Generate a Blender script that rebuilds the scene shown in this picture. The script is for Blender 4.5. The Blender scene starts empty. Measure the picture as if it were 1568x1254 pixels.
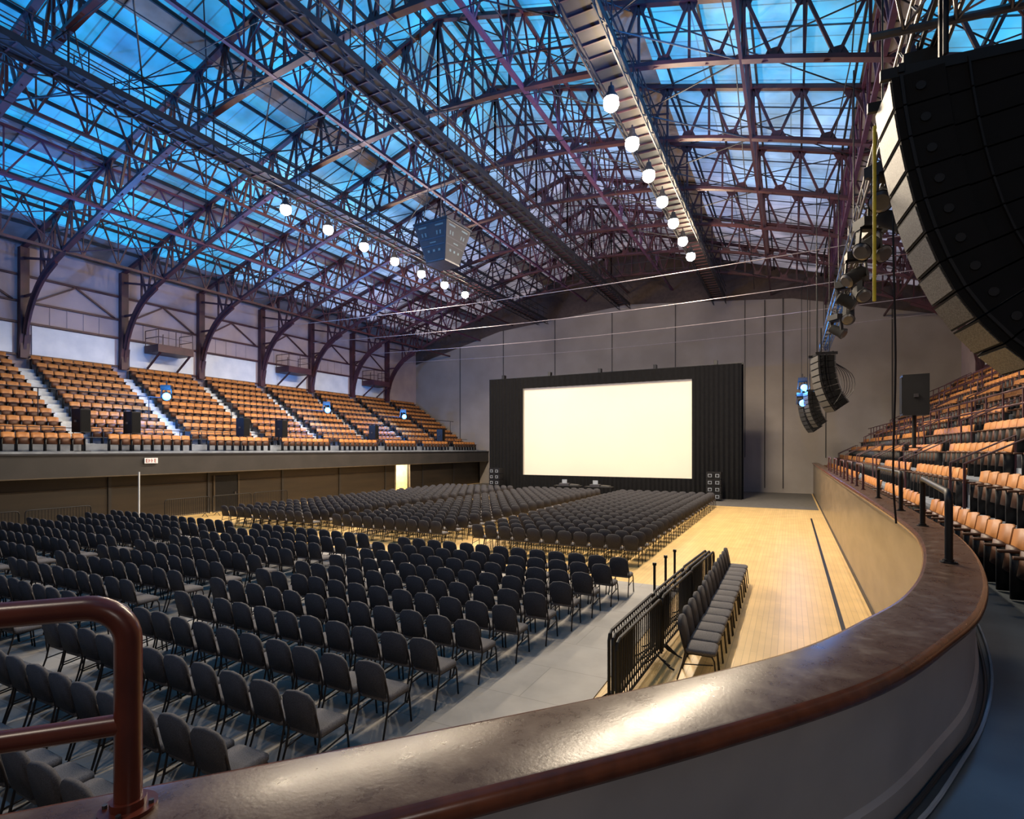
import bpy, math, random
import numpy as np
from mathutils import Vector, Matrix
random.seed(7)
R = random.random
sc = bpy.context.scene
try:
    sc.view_settings.view_transform = 'Standard'
    sc.view_settings.look = 'None'
    sc.view_settings.exposure = 0.1
except Exception:
    pass

# ------------------------------------------------------------------ materials
def new_mat(name):
    m = bpy.data.materials.new(name); m.use_nodes = True
    nt = m.node_tree
    return m, nt, nt.nodes['Principled BSDF']

def mat(name, c1, rough=0.6, metal=0.0, c2=None, scale=4.0, bump=0.0, emit=None, es=0.0, stretch=None, detail=4, spec=None):
    m, nt, b = new_mat(name)
    b.inputs['Base Color'].default_value = (*c1, 1)
    b.inputs['Roughness'].default_value = rough
    b.inputs['Metallic'].default_value = metal
    if spec is not None: b.inputs['Specular IOR Level'].default_value = spec
    if c2 is None:
        c2 = tuple(min(1, c*0.75) for c in c1)
    tc = nt.nodes.new('ShaderNodeTexCoord')
    mp = nt.nodes.new('ShaderNodeMapping')
    if stretch: mp.inputs['Scale'].default_value = stretch
    nt.links.new(tc.outputs['Object'], mp.inputs['Vector'])
    n = nt.nodes.new('ShaderNodeTexNoise'); n.inputs['Scale'].default_value = scale; n.inputs['Detail'].default_value = detail
    nt.links.new(mp.outputs[0], n.inputs['Vector'])
    r = nt.nodes.new('ShaderNodeValToRGB')
    r.color_ramp.elements[0].position = 0.35; r.color_ramp.elements[1].position = 0.65
    r.color_ramp.elements[0].color = (*c2, 1); r.color_ramp.elements[1].color = (*c1, 1)
    nt.links.new(n.outputs['Fac'], r.inputs[0]); nt.links.new(r.outputs[0], b.inputs['Base Color'])
    if bump:
        bp = nt.nodes.new('ShaderNodeBump'); bp.inputs['Strength'].default_value = bump; bp.inputs['Distance'].default_value = 0.01
        nt.links.new(n.outputs['Fac'], bp.inputs['Height']); nt.links.new(bp.outputs[0], b.inputs['Normal'])
    if emit:
        b.inputs['Emission Color'].default_value = (*emit, 1); b.inputs['Emission Strength'].default_value = es
    return m

def brick_mat(name, c1, c2, mortar, bw, rh, ms, rough, swap=False, offset=0.5, noise=0.15):
    m, nt, b = new_mat(name)
    tc = nt.nodes.new('ShaderNodeTexCoord'); mp = nt.nodes.new('ShaderNodeMapping')
    if swap: mp.inputs['Rotation'].default_value = (0, 0, math.pi/2)
    nt.links.new(tc.outputs['Object'], mp.inputs['Vector'])
    br = nt.nodes.new('ShaderNodeTexBrick')
    br.inputs['Color1'].default_value = (*c1, 1); br.inputs['Color2'].default_value = (*c2, 1); br.inputs['Mortar'].default_value = (*mortar, 1)
    br.inputs['Scale'].default_value = 1; br.inputs['Mortar Size'].default_value = ms
    br.inputs['Brick Width'].default_value = bw; br.inputs['Row Height'].default_value = rh
    br.offset = offset
    nt.links.new(mp.outputs[0], br.inputs['Vector'])
    n = nt.nodes.new('ShaderNodeTexNoise'); n.inputs['Scale'].default_value = 1.3; n.inputs['Detail'].default_value = 5
    nt.links.new(tc.outputs['Object'], n.inputs['Vector'])
    mx = nt.nodes.new('ShaderNodeMixRGB'); mx.blend_type = 'MULTIPLY'; mx.inputs[0].default_value = noise*4
    r = nt.nodes.new('ShaderNodeValToRGB'); r.color_ramp.elements[0].color = (.6, .6, .6, 1); r.color_ramp.elements[0].position = .3; r.color_ramp.elements[1].position = .65
    nt.links.new(n.outputs['Fac'], r.inputs[0])
    nt.links.new(br.outputs['Color'], mx.inputs[1]); nt.links.new(r.outputs[0], mx.inputs[2])
    nt.links.new(mx.outputs[0], b.inputs['Base Color'])
    b.inputs['Roughness'].default_value = rough
    return m

M = {}
M['floorwood'] = brick_mat('maple_floor', (.76, .51, .21), (.69, .46, .18), (.46, .30, .12), 2.4, .11, .004, .36, swap=True, noise=.1)
M['floorgrey'] = brick_mat('grey_floor_cover', (.31, .29, .265), (.29, .27, .25), (.21, .195, .18), 2.4, 1.2, .008, .65)
M['floordark'] = mat('dark_floor_mat', (.12, .11, .095), .7)
M['concrete'] = mat('grey_concrete', (.27, .30, .35), .7, c2=(.18, .2, .24), scale=2)
M['stair'] = mat('stair_paint', (.58, .62, .66), .6, c2=(.45, .48, .52))
M['balfloor'] = mat('balcony_floor_paint', (.07, .085, .095), .5, c2=(.04, .05, .06), scale=1.5)
M['fascia'] = mat('fascia_paint', (.036, .032, .032), .55, c2=(.026, .024, .024), scale=1)
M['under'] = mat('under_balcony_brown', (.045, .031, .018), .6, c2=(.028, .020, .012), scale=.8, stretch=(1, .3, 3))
M['trimlight'] = mat('light_trim', (.36, .30, .22), .5)
M['trimdark'] = mat('dark_trim', (.09, .065, .04), .5)
M['panel'] = mat('arena_wall_panel', (.22, .165, .105), .34, c2=(.155, .115, .07), scale=1.2, stretch=(1, .6, 2))
M['parapet'] = mat('parapet_plaster', (.38, .355, .35), .5, c2=(.31, .29, .29), scale=1.6)
M['backwall'] = mat('back_wall_grey', (.30, .265, .235), .7, c2=(.24, .21, .185), scale=.35)
M['gableshade'] = mat('gable_shade', (.07, .048, .040), .8)
M['upwall'] = mat('upper_wall_pinkish', (.46, .37, .38), .75, c2=(.36, .29, .31), scale=.5)
M['white'] = mat('white_panel', (.75, .78, .82), .6, c2=(.62, .66, .72), scale=1.0)
M['steel'] = mat('maroon_steel', (.075, .022, .030), .5, c2=(.042, .014, .021), scale=1.5)
M['steel2'] = mat('dark_steel', (.016, .016, .024), .55, c2=(.01, .01, .015))
M['purple'] = mat('purple_steel', (.11, .035, .085), .5, c2=(.07, .022, .06))
M['deck'] = mat('roof_deck_beige', (.44, .35, .26), .8, c2=(.28, .23, .17), scale=1)
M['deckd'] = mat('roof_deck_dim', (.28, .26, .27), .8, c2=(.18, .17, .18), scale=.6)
M['black'] = mat('black_metal', (.008, .008, .010), .5, spec=.35)
M['blackm'] = mat('black_matte', (.005, .005, .006), .8, spec=.2)
M['drape'] = mat('black_drape', (.008, .008, .009), .95, spec=.15)
M['grille'] = mat('speaker_grille', (.11, .11, .11), .5, metal=.3, c2=(.03, .03, .03), scale=60, detail=1)
M['alu'] = mat('aluminium_truss', (.10, .10, .11), .35, metal=.6)
M['cable'] = mat('tie_cable', (.42, .37, .40), .4, metal=.2)
M['orange'] = mat('seat_plywood', (.50, .21, .06), .5, c2=(.36, .14, .038), scale=1.2, detail=2, spec=.35)
M['brownseat'] = mat('seat_pan_brown', (.11, .042, .018), .55, c2=(.07, .028, .014), scale=1.5, spec=.35)
M['fabric'] = mat('chair_fabric', (.046, .043, .050), .85, c2=(.024, .023, .028), scale=90, detail=1)
M['seatpad'] = mat('chair_seat_fabric', (.13, .12, .125), .85, c2=(.075, .07, .073), scale=90, detail=1)
M['frame'] = mat('chair_frame', (.025, .02, .02), .3, metal=.5)
M['handrail'] = mat('handrail_paint', (.11, .023, .013), .28, c2=(.075, .016, .010), scale=8)
M['screen'] = mat('screen_vinyl_glow', (.66, .58, .47), .8, c2=(.63, .555, .45), scale=.3, emit=(1, .84, .66), es=.16)  # faint cream emission stands in for light falling on the screen
M['lamp'] = mat('lamp_lens', (1, 1, 1), .5, emit=(1, .86, .62), es=110)
M['bluelamp'] = mat('blue_lamp_lens', (.2, .4, 1), .5, emit=(.05, .22, 1), es=9)
M['yellow'] = mat('yellow_strap', (.75, .6, .04), .6)
M['red'] = mat('red_sign', (.5, .05, .04), .5)
M['digit'] = mat('scoreboard_digits', (.14, .2, .19), .5, emit=(.3, .6, .55), es=.03)
M['warm'] = mat('vestibule_paint', (.85, .72, .48), .7)

def rail_mat():
    m, nt, b = new_mat('worn_varnished_wood')
    tc = nt.nodes.new('ShaderNodeTexCoord')
    n1 = nt.nodes.new('ShaderNodeTexNoise'); n1.inputs['Scale'].default_value = 7; n1.inputs['Detail'].default_value = 12; n1.inputs['Roughness'].default_value = .72
    n2 = nt.nodes.new('ShaderNodeTexNoise'); n2.inputs['Scale'].default_value = 60; n2.inputs['Detail'].default_value = 4
    for n in (n1, n2): nt.links.new(tc.outputs['Object'], n.inputs['Vector'])
    r = nt.nodes.new('ShaderNodeValToRGB'); e = r.color_ramp.elements
    e[0].position = .36; e[0].color = (.058, .026, .015, 1); e[1].position = .72; e[1].color = (.15, .105, .075, 1)
    x = r.color_ramp.elements.new(.54); x.color = (.085, .046, .029, 1)
    nt.links.new(n1.outputs['Fac'], r.inputs[0])
    nt.links.new(r.outputs[0], b.inputs['Base Color'])
    rr = nt.nodes.new('ShaderNodeMapRange'); rr.inputs['From Min'].default_value = .3; rr.inputs['From Max'].default_value = .7
    rr.inputs['To Min'].default_value = .24; rr.inputs['To Max'].default_value = .36
    nt.links.new(n1.outputs['Fac'], rr.inputs['Value']); nt.links.new(rr.outputs[0], b.inputs['Roughness'])
    b.inputs['Specular IOR Level'].default_value = .32
    bp = nt.nodes.new('ShaderNodeBump'); bp.inputs['Strength'].default_value = .22; bp.inputs['Distance'].default_value = .003
    nt.links.new(n2.outputs['Fac'], bp.inputs['Height']); nt.links.new(bp.outputs[0], b.inputs['Normal'])
    return m
M['rail'] = rail_mat()
M['railedge'] = mat('varnished_edge', (.16, .045, .018), .25, c2=(.08, .024, .011), scale=6, bump=.15)

def glazing_mat():
    m, nt, b = new_mat('skylight_glazing')
    L = nt.links.new
    tc = nt.nodes.new('ShaderNodeTexCoord')
    sx = nt.nodes.new('ShaderNodeSeparateXYZ'); L(tc.outputs['Object'], sx.inputs[0])
    n = nt.nodes.new('ShaderNodeTexNoise'); n.inputs['Scale'].default_value = .16; n.inputs['Detail'].default_value = 5
    L(tc.outputs['Object'], n.inputs['Vector'])
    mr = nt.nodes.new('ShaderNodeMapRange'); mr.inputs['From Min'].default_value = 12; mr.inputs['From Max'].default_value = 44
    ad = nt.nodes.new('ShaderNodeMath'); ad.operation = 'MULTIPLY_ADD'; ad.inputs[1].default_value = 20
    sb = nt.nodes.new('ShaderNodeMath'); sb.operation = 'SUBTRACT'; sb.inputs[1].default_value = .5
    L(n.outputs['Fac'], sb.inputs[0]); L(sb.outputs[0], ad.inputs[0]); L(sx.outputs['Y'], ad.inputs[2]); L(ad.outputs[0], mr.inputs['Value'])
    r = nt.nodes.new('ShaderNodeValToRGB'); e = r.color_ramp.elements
    e[0].position = 0; e[0].color = (.005, .34, .72, 1); e[1].position = 1; e[1].color = (.24, .195, .22, 1)  # daylight glow, with the blue stage wash at the near end painted in
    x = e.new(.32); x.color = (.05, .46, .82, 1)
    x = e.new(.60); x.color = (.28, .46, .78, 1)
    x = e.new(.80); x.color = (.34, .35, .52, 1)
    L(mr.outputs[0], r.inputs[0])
    mp = nt.nodes.new('ShaderNodeMapping'); mp.inputs['Rotation'].default_value = (0, 0, math.pi/2); L(tc.outputs['Object'], mp.inputs['Vector'])
    br = nt.nodes.new('ShaderNodeTexBrick'); br.offset = 0
    br.inputs['Color1'].default_value = (1, 1, 1, 1); br.inputs['Color2'].default_value = (.62, .68, .75, 1); br.inputs['Mortar'].default_value = (.35, .38, .42, 1)
    br.inputs['Scale'].default_value = 1; br.inputs['Mortar Size'].default_value = .03; br.inputs['Brick Width'].default_value = .86; br.inputs['Row Height'].default_value = 3.3
    L(mp.outputs[0], br.inputs['Vector'])
    mx = nt.nodes.new('ShaderNodeMixRGB'); mx.blend_type = 'MULTIPLY'; mx.inputs[0].default_value = 1
    L(r.outputs[0], mx.inputs[1]); L(br.outputs['Color'], mx.inputs[2])
    n2 = nt.nodes.new('ShaderNodeTexNoise'); n2.inputs['Scale'].default_value = .45; n2.inputs['Detail'].default_value = 7
    L(tc.outputs['Object'], n2.inputs['Vector'])
    st = nt.nodes.new('ShaderNodeMapRange'); st.inputs['From Min'].default_value = .3; st.inputs['From Max'].default_value = .7
    st.inputs['To Min'].default_value = .40; st.inputs['To Max'].default_value = 1.45
    L(n2.outputs['Fac'], st.inputs['Value'])
    b.inputs['Base Color'].default_value = (.12, .2, .26, 1); b.inputs['Roughness'].default_value = .6
    L(mx.outputs[0], b.inputs['Emission Color']); L(st.outputs[0], b.inputs['Emission Strength'])
    return m
M['glaz'] = glazing_mat()

# ------------------------------------------------------------------ mesh builder
class MB:
    def __init__(s): s.v = []; s.f = []; s.m = []; s.mats = []
    def mi(s, k):
        if k not in s.mats: s.mats.append(k)
        return s.mats.index(k)
    def add(s, vs, fs, k):
        o = len(s.v); s.v += [tuple(x) for x in vs]; i = s.mi(k)
        for f in fs: s.f.append(tuple(a+o for a in f)); s.m.append(i)
    def box(s, x0, x1, y0, y1, z0, z1, k):
        s.add([(x0,y0,z0),(x1,y0,z0),(x1,y1,z0),(x0,y1,z0),(x0,y0,z1),(x1,y0,z1),(x1,y1,z1),(x0,y1,z1)],
              [(3,2,1,0),(4,5,6,7),(0,1,5,4),(1,2,6,5),(2,3,7,6),(3,0,4,7)], k)
    def beam(s, p, q, w, h, k, up=(0,0,1)):
        p = Vector(p); q = Vector(q); d = (q-p)
        if d.length < 1e-6: return
        d.normalize(); u = Vector(up)
        if abs(d.dot(u)) > .98: u = Vector((0,1,0)) if abs(d.y) < .9 else Vector((1,0,0))
        a = d.cross(u).normalized()*w/2; b = a.cross(d).normalized()*h/2
        vs = [p-a-b, p+a-b, p+a+b, p-a+b, q-a-b, q+a-b, q+a+b, q-a+b]
        s.add(vs, [(3,2,1,0),(4,5,6,7),(0,1,5,4),(1,2,6,5),(2,3,7,6),(3,0,4,7)], k)
    def tube(s, pts, r, k, n=6, cap=True):
        P = [Vector(p) for p in pts]; rings = []
        prev = None
        for i, p in enumerate(P):
            if i == 0: d = P[1]-P[0]
            elif i == len(P)-1: d = P[-1]-P[-2]
            else: d = (P[i+1]-P[i]).normalized()+(P[i]-P[i-1]).normalized()
            d.normalize()
            if prev is None:
                u = Vector((0,0,1)) if abs(d.z) < .9 else Vector((1,0,0))
                a = d.cross(u).normalized()
            else:
                a = (prev - d*prev.dot(d)).normalized()
            prev = a; b = d.cross(a)
            rr = r[i] if isinstance(r, (list, tuple)) else r
            rings.append([p+a*rr*math.cos(2*math.pi*j/n)+b*rr*math.sin(2*math.pi*j/n) for j in range(n)])
        vs = [v for rg in rings for v in rg]; fs = []
        for i in range(len(P)-1):
            for j in range(n):
                j2 = (j+1) % n
                fs.append((i*n+j, i*n+j2, (i+1)*n+j2, (i+1)*n+j))
        if cap:
            fs.append(tuple(range(n))[::-1]); fs.append(tuple((len(P)-1)*n+j for j in range(n)))
        s.add(vs, fs, k)
    def prism(s, pts, off, k):
        n = len(pts); o = Vector(off); P = [Vector(p) for p in pts]
        vs = P+[p+o for p in P]
        fs = [tuple(range(n))[::-1], tuple(range(n, 2*n))]+[(i, (i+1) % n, n+(i+1) % n, n+i) for i in range(n)]
        s.add(vs, fs, k)
    def sweep(s, path, prof, k, closed=True):
        n = len(prof); N = len(path); vs = []
        for i in range(N):
            a = path[max(i-1, 0)]; b = path[min(i+1, N-1)]
            t = Vector((b[0]-a[0], b[1]-a[1])).normalized(); nm = Vector((-t.y, t.x))
            for (o, z) in prof: vs.append((path[i][0]+nm.x*o, path[i][1]+nm.y*o, z))
        fs = []
        for i in range(N-1):
            for j in range(n if closed else n-1):
                j2 = (j+1) % n
                fs.append((i*n+j, i*n+j2, (i+1)*n+j2, (i+1)*n+j))
        s.add(vs, fs, k)
    def obj(s, name, loc=(0,0,0), rotz=0, smooth=False, parent=None):
        me = bpy.data.meshes.new(name); me.from_pydata(s.v, [], s.f)
        for k in s.mats: me.materials.append(M[k])
        me.polygons.foreach_set('material_index', s.m)
        if smooth:
            me.polygons.foreach_set('use_smooth', [True]*len(s.f))
            try: me.set_sharp_from_angle(angle=math.radians(38))
            except Exception: pass
        me.update()
        o = bpy.data.objects.new(name, me); sc.collection.objects.link(o)
        o.location = loc; o.rotation_euler = (0, 0, rotz)
        if parent: o.parent = parent
        return o

def empty(name):
    o = bpy.data.objects.new(name, None); sc.collection.objects.link(o); return o

def inst(o, loc, rotz=0, scale=1):
    n = bpy.data.objects.new(o.name.split('.')[0], o.data); sc.collection.objects.link(n)
    n.location = loc; n.rotation_euler = (0, 0, rotz); n.scale = (scale,)*3
    return n

def replicate(mb, name, places, parent=None):
    v = np.array(mb.v, dtype=np.float32); nv = len(v)
    pl = np.array(places, dtype=np.float32); n = len(pl)
    c = np.cos(pl[:, 3])[:, None]; s_ = np.sin(pl[:, 3])[:, None]
    X = v[None, :, 0]*c - v[None, :, 1]*s_ + pl[:, 0:1]
    Y = v[None, :, 0]*s_ + v[None, :, 1]*c + pl[:, 1:2]
    Z = v[None, :, 2] + pl[:, 2:3]
    co = np.stack([X, Y, Z], axis=2).reshape(-1)
    lt = np.array([len(f) for f in mb.f], dtype=np.int32); li = np.array([i for f in mb.f for i in f], dtype=np.int32)
    ls = np.concatenate([[0], np.cumsum(lt)[:-1]]).astype(np.int32)
    LI = (li[None, :]+(np.arange(n)*nv)[:, None]).reshape(-1).astype(np.int32)
    LS = (ls[None, :]+(np.arange(n)*len(li))[:, None]).reshape(-1).astype(np.int32)
    LT = np.tile(lt, n); MI = np.tile(np.array(mb.m, dtype=np.int32), n)
    me = bpy.data.meshes.new(name)
    me.vertices.add(nv*n); me.vertices.foreach_set('co', co)
    me.loops.add(len(LI)); me.loops.foreach_set('vertex_index', LI)
    me.polygons.add(len(LS)); me.polygons.foreach_set('loop_start', LS)
    try: me.polygons.foreach_set('loop_total', LT)
    except Exception: pass
    for k in mb.mats: me.materials.append(M[k])
    me.polygons.foreach_set('material_index', MI)
    me.update(calc_edges=True); me.validate()
    o = bpy.data.objects.new(name, me); sc.collection.objects.link(o)
    if parent: o.parent = parent
    return o

def catmull(P, n=8):
    out = []
    for i in range(len(P)-1):
        p0 = P[max(i-1, 0)]; p1 = P[i]; p2 = P[i+1]; p3 = P[min(i+2, len(P)-1)]
        for k in range(n):
            t = k/n
            out.append(tuple(.5*((2*p1[a])+(-p0[a]+p2[a])*t+(2*p0[a]-5*p1[a]+4*p2[a]-p3[a])*t*t+(-p0[a]+3*p1[a]-3*p2[a]+p3[a])*t**3) for a in range(len(p1))))
    out.append(tuple(P[-1])); return out

CX = -13.9
HW = 25.2
YB, YF = 51.2, -8.0
XL, XR = CX-HW, CX+HW
EYE = 3.7
FRY = [14.6+5.2*k for k in range(-4, 7)]

# ------------------------------------------------------------------ floor
b = MB(); b.box(-30.5, 2.2, YF, YB, -.2, 0, 'floorwood'); b.obj('floor')
b = MB(); b.box(-30, -2.6, YF, 14.8, 0.001, .02, 'floorgrey'); b.obj('floor_cover')
b = MB(); b.box(-30, 1.5, 37.6, YB, 0.001, .012, 'floordark'); b.obj('stage_floor_mat')
b = MB(); b.box(.92, 1.0, 8, 33, .001, .008, 'black'); b.box(1.0, 1.5, 8, 33, .001, .03, 'floorwood'); b.obj('floor_trench_cover')

# ------------------------------------------------------------------ rail + parapet
inner = [(1.55, 50.5), (1.55, 38), (1.55, 24), (1.55, 14), (1.52, 9.8), (1.38, 7.9), (1.09, 6.2), (.77, 5.0), (.45, 4.22), (.03, 3.37), (-.57, 2.55), (-1.32, 1.66), (-1.95, .94), (-2.7, .1), (-3.7, -1.0), (-5.5, -3), (-9.5, -7.8)]
path = catmull(inner, 10)
b = MB()
b.sweep(path, [(0.012, 2.598), (.02, 2.6), (.40, 2.6), (.41, 2.598)], 'rail', closed=False)
b.sweep(path, [(.41, 2.598), (.432, 2.588), (.445, 2.565), (.445, 2.54), (.43, 2.515), (.40, 2.5), (.02, 2.5), (-.012, 2.515), (-.022, 2.54), (-.022, 2.565), (-.01, 2.59), (.012, 2.598)], 'railedge', closed=False)
b.obj('balcony_rail_cap', smooth=True)
b = MB()
b.sweep(path, [(.07, 0), (.07, 2.5)][::-1], 'panel', closed=False)
b.sweep(path, [(.36, 1.8), (.37, 2.5)], 'parapet', closed=False)
b.sweep(path, [(.36, 1.8), (.385, 1.8), (.385, 1.93), (.36, 1.95)], 'parapet', closed=False)
b.sweep(path, [(.07, 0), (.055, 0), (.055, .14), (.07, .14)], 'fascia', closed=False)
b.sweep(path, [(.07, 2.44), (.045, 2.44), (.045, 2.5)], 'trimlight', closed=False)
b.obj('parapet_wall', smooth=True)
b = MB()
N = len(path)
def offp(i, o):
    a = path[max(i-1, 0)]; c = path[min(i+1, N-1)]
    t = Vector((c[0]-a[0], c[1]-a[1])).normalized()
    return (path[i][0]-t.y*o, path[i][1]+t.x*o)
vs = []; fs = []
for i in range(N):
    p = offp(i, .2)
    vs += [(p[0], p[1], 1.8), (XR, p[1], 1.8)]
for i in range(N-1): fs.append((2*i, 2*i+1, 2*i+3, 2*i+2))
b.add(vs, fs, 'balfloor'); b.obj('balcony_floor')
b = MB()
for j in range(2):
    q = []
    for i in range(int(N*.15), int(N*.8), 2):
        p = offp(i, .42+.04*j+.012*math.sin(i*.21+j*2)); q.append((p[0], p[1], 1.814))
    b.tube(q, .012, 'concrete' if j else 'fascia', 6)
b.obj('floor_cables', smooth=True)

def pipe_rail(name, p0, p1, h, r, mid, z0=2.6, k='handrail'):
    b = MB(); p0 = Vector((*p0, z0)); p1 = Vector((*p1, z0)); d = (p1-p0); d.normalize()
    rc = .11; pts = [p0]
    for i in range(9):
        a = math.pi/2*i/8
        pts.append(p0+Vector((0, 0, h-rc+rc*math.sin(a)))+d*(rc-rc*math.cos(a)))
    for i in range(8, -1, -1):
        a = math.pi/2*i/8
        pts.append(p1+Vector((0, 0, h-rc+rc*math.sin(a)))-d*(rc-rc*math.cos(a)))
    pts.append(p1)
    b.tube(pts, r, k, 16)
    if mid: b.tube([p0+Vector((0, 0, h*mid)), p1+Vector((0, 0, h*mid))], r*.85, k, 12)
    for p in (p0, p1):
        b.tube([p, p+Vector((0, 0, .012))], r*2.1, k, 18)
        b.tube([p+Vector((0, 0, .012)), p+Vector((0, 0, .035))], r*1.3, k, 16)
        for a in range(4):
            c = p+Vector((math.cos(a*1.57+.7), math.sin(a*1.57+.7), 0))*r*1.7
            b.tube([c, c+Vector((0, 0, .022))], .008, 'alu', 6)
    return b.obj(name, smooth=True)
pipe_rail('pipe_handrail', (-1.80, .93), (-3.3, -.72), .625, .037, .42)
pipe_rail('pipe_handrail', (1.36, 6.6), (1.68, 9.6), .68, .034, .0, k='black')
pipe_rail('pipe_handrail', (1.75, 11.8), (1.75, 14.6), .68, .034, .0, k='black')
for y in (17.5, 20.5, 23.5, 27, 31): pipe_rail('pipe_handrail', (1.75, y), (1.75, y+1.6), .68, .03, .0, k='steel')

# ------------------------------------------------------------------ left side
b = MB()
b.box(-29.5, -29.3, YF, YB, 2.38, 3.45, 'fascia')
b.box(-29.52, -29.24, YF, YB, 3.42, 3.5, 'steel2')
b.box(-29.3, -29.27, YF, YB, 2.38, 2.43, 'trimdark')
b.box(-30.4, -29.5, YF, YB, 2.62, 2.7, 'fascia')
b.obj('balcony_fascia')
b = MB()
D0, D1 = 37.0, 38.9
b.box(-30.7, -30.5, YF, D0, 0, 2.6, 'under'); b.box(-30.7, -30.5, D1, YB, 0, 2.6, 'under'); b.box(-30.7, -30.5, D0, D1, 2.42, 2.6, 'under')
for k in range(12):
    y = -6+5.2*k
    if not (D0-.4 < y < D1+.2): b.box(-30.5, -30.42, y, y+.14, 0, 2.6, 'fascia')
b.box(-30.5, -30.46, YF, D0-.05, 1.75, 1.79, 'trimdark')
b.obj('wall_left_lower')
b = MB()
b.box(-33.2, -33.1, D0-.3, D1+.3, 0, 2.5, 'warm'); b.box(-33.2, -30.72, D0-.4, D0-.3, 0, 2.5, 'warm'); b.box(-33.2, -30.72, D1+.3, D1+.4, 0, 2.5, 'warm')
b.box(-33.2, -30.72, D0-.4, D1+.4, 2.5, 2.54, 'warm'); b.box(-33.2, -30.72, D0-.4, D1+.4, -.1, 0, 'floorwood')
b.obj('doorway_vestibule')
b = MB()
b.box(-30.49, -30.4, D0-.1, D0, 0, 2.5, 'trimlight'); b.box(-30.49, -30.4, D1, D1+.1, 0, 2.5, 'trimlight'); b.box(-30.49, -30.4, D0-.1, D1+.1, 2.42, 2.52, 'trimlight')
b.obj('door_1')
b = MB(); b.box(-30.49, -30.44, 20.4, 22.0, 0, 2.1, 'black'); b.box(-30.44, -30.40, 20.35, 20.45, 0, 2.15, 'trimdark'); b.box(-30.44, -30.40, 21.95, 22.05, 0, 2.15, 'trimdark'); b.box(-30.44, -30.37, 21.7, 21.8, .95, 1.1, 'alu'); b.obj('door_2')
b = MB(); b.box(-29.26, -29.2, 15.85, 16.5, 2.98, 3.26, 'white')
for i, y in enumerate((15.92, 16.05, 16.18, 16.33)):
    b.box(-29.2, -29.192, y, y+.025, 3.03, 3.21, 'red')
    for z in ((3.03, 3.11, 3.185) if i in (0, 3) else (3.11,)): b.box(-29.2, -29.192, y, y+.08, z, z+.025, 'red')
b.obj('exit_sign')

def side_wall(name, x, sgn):
    b = MB()
    b.box(min(x, x-sgn*.3), max(x, x-sgn*.3), YF, YB, 0, 15.6, 'upwall')
    for i in range(len(FRY)-1):
        y0, y1 = FRY[i]+.45, FRY[i+1]-.45
        xa = x+sgn*.02
        b.box(min(xa, xa+sgn*.06), max(xa, xa+sgn*.06), y0, y1, 9.1, 10.85, 'white')
        for z in (9.05, 10.9, 12.1, 13.6):
            b.box(min(x, x+sgn*.14), max(x, x+sgn*.14), y0-.3, y1+.3, z, z+.12, 'steel')
        b.beam((x+sgn*.1, y0, 12.2), (x+sgn*.1, (y0+y1)/2, 13.6), .08, .1, 'steel'); b.beam((x+sgn*.1, y1, 12.2), (x+sgn*.1, (y0+y1)/2, 13.6), .08, .1, 'steel')
        for q in range(1, 5):
            yy = y0+(y1-y0)*q/5; b.box(min(x, x+sgn*.04), max(x, x+sgn*.04), yy, yy+.05, 10.9, 12.1, 'upwall')
    b.obj(name)
side_wall('wall_left', XL, 1); side_wall('wall_right', XR, -1)

def gable(y0, y1, k):
    b = MB()
    b.prism([(XL-.3, y0, 0), (XR+.3, y0, 0), (XR+.3, y0, 15.6), (CX, y0, 23.2), (XL-.3, y0, 15.6)], (0, y1-y0, 0), k)
    return b
b = gable(YB, YB+.3, 'backwall')
b.prism([(XL, YB-.04, 13.6), (CX-14, YB-.04, 16.4), (CX, YB-.04, 17.6), (CX+14, YB-.04, 16.4), (XR, YB-.04, 13.6), (XR, YB-.04, 15.5), (CX, YB-.04, 23.1), (XL, YB-.04, 15.5)], (0, .03, 0), 'gableshade')  # dark brown panel puts the shade below the roof into the wall colour
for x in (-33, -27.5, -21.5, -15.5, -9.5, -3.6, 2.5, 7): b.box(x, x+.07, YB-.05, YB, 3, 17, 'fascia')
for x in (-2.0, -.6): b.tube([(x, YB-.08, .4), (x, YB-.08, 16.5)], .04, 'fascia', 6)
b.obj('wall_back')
gable(YF-.3, YF, 'backwall').obj('wall_front')

# ------------------------------------------------------------------ roof
def ztop(o): return 22.8-abs(o)*(22.8-15.2)/25.0
LOW = [(0, 18.7), (4, 18.45), (8, 17.95), (12, 17.0), (16.5, 15.6), (21.3, 13.9), (23.3, 12.7), (24.5, 11.0), (25, 8.9)]
def zlow(o):
    o = abs(o)
    for (a, za), (c, zc) in zip(LOW, LOW[1:]):
        if o <= c: return za+(zc-za)*(o-a)/(c-a)
    return LOW[-1][1]
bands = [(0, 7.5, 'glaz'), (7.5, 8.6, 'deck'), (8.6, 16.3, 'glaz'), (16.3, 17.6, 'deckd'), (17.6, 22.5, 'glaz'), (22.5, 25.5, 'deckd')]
g = MB(); dk = MB()
for s in (-1, 1):
    for (a, c, k) in bands:
        za = ztop(a)+.28; zc = ztop(c)+.28
        t = g if k == 'glaz' else dk
        P = [(CX+s*a, YF, za), (CX+s*a, YB, za), (CX+s*c, YB, zc), (CX+s*c, YF, zc)]
        t.prism(P, (0, 0, .12), k)
g.obj('roof_skylight'); dk.obj('ceiling')
b = MB()
for s in (-1, 1):
    o = 0.6
    while o < 24.8:
        b.beam((CX+s*o, YF, ztop(o)+.12), (CX+s*o, YB, ztop(o)+.12), .08, .16, 'steel2'); o += 1.72
b.obj('roof_purlins')
b = MB(); y = YF+.5
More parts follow.
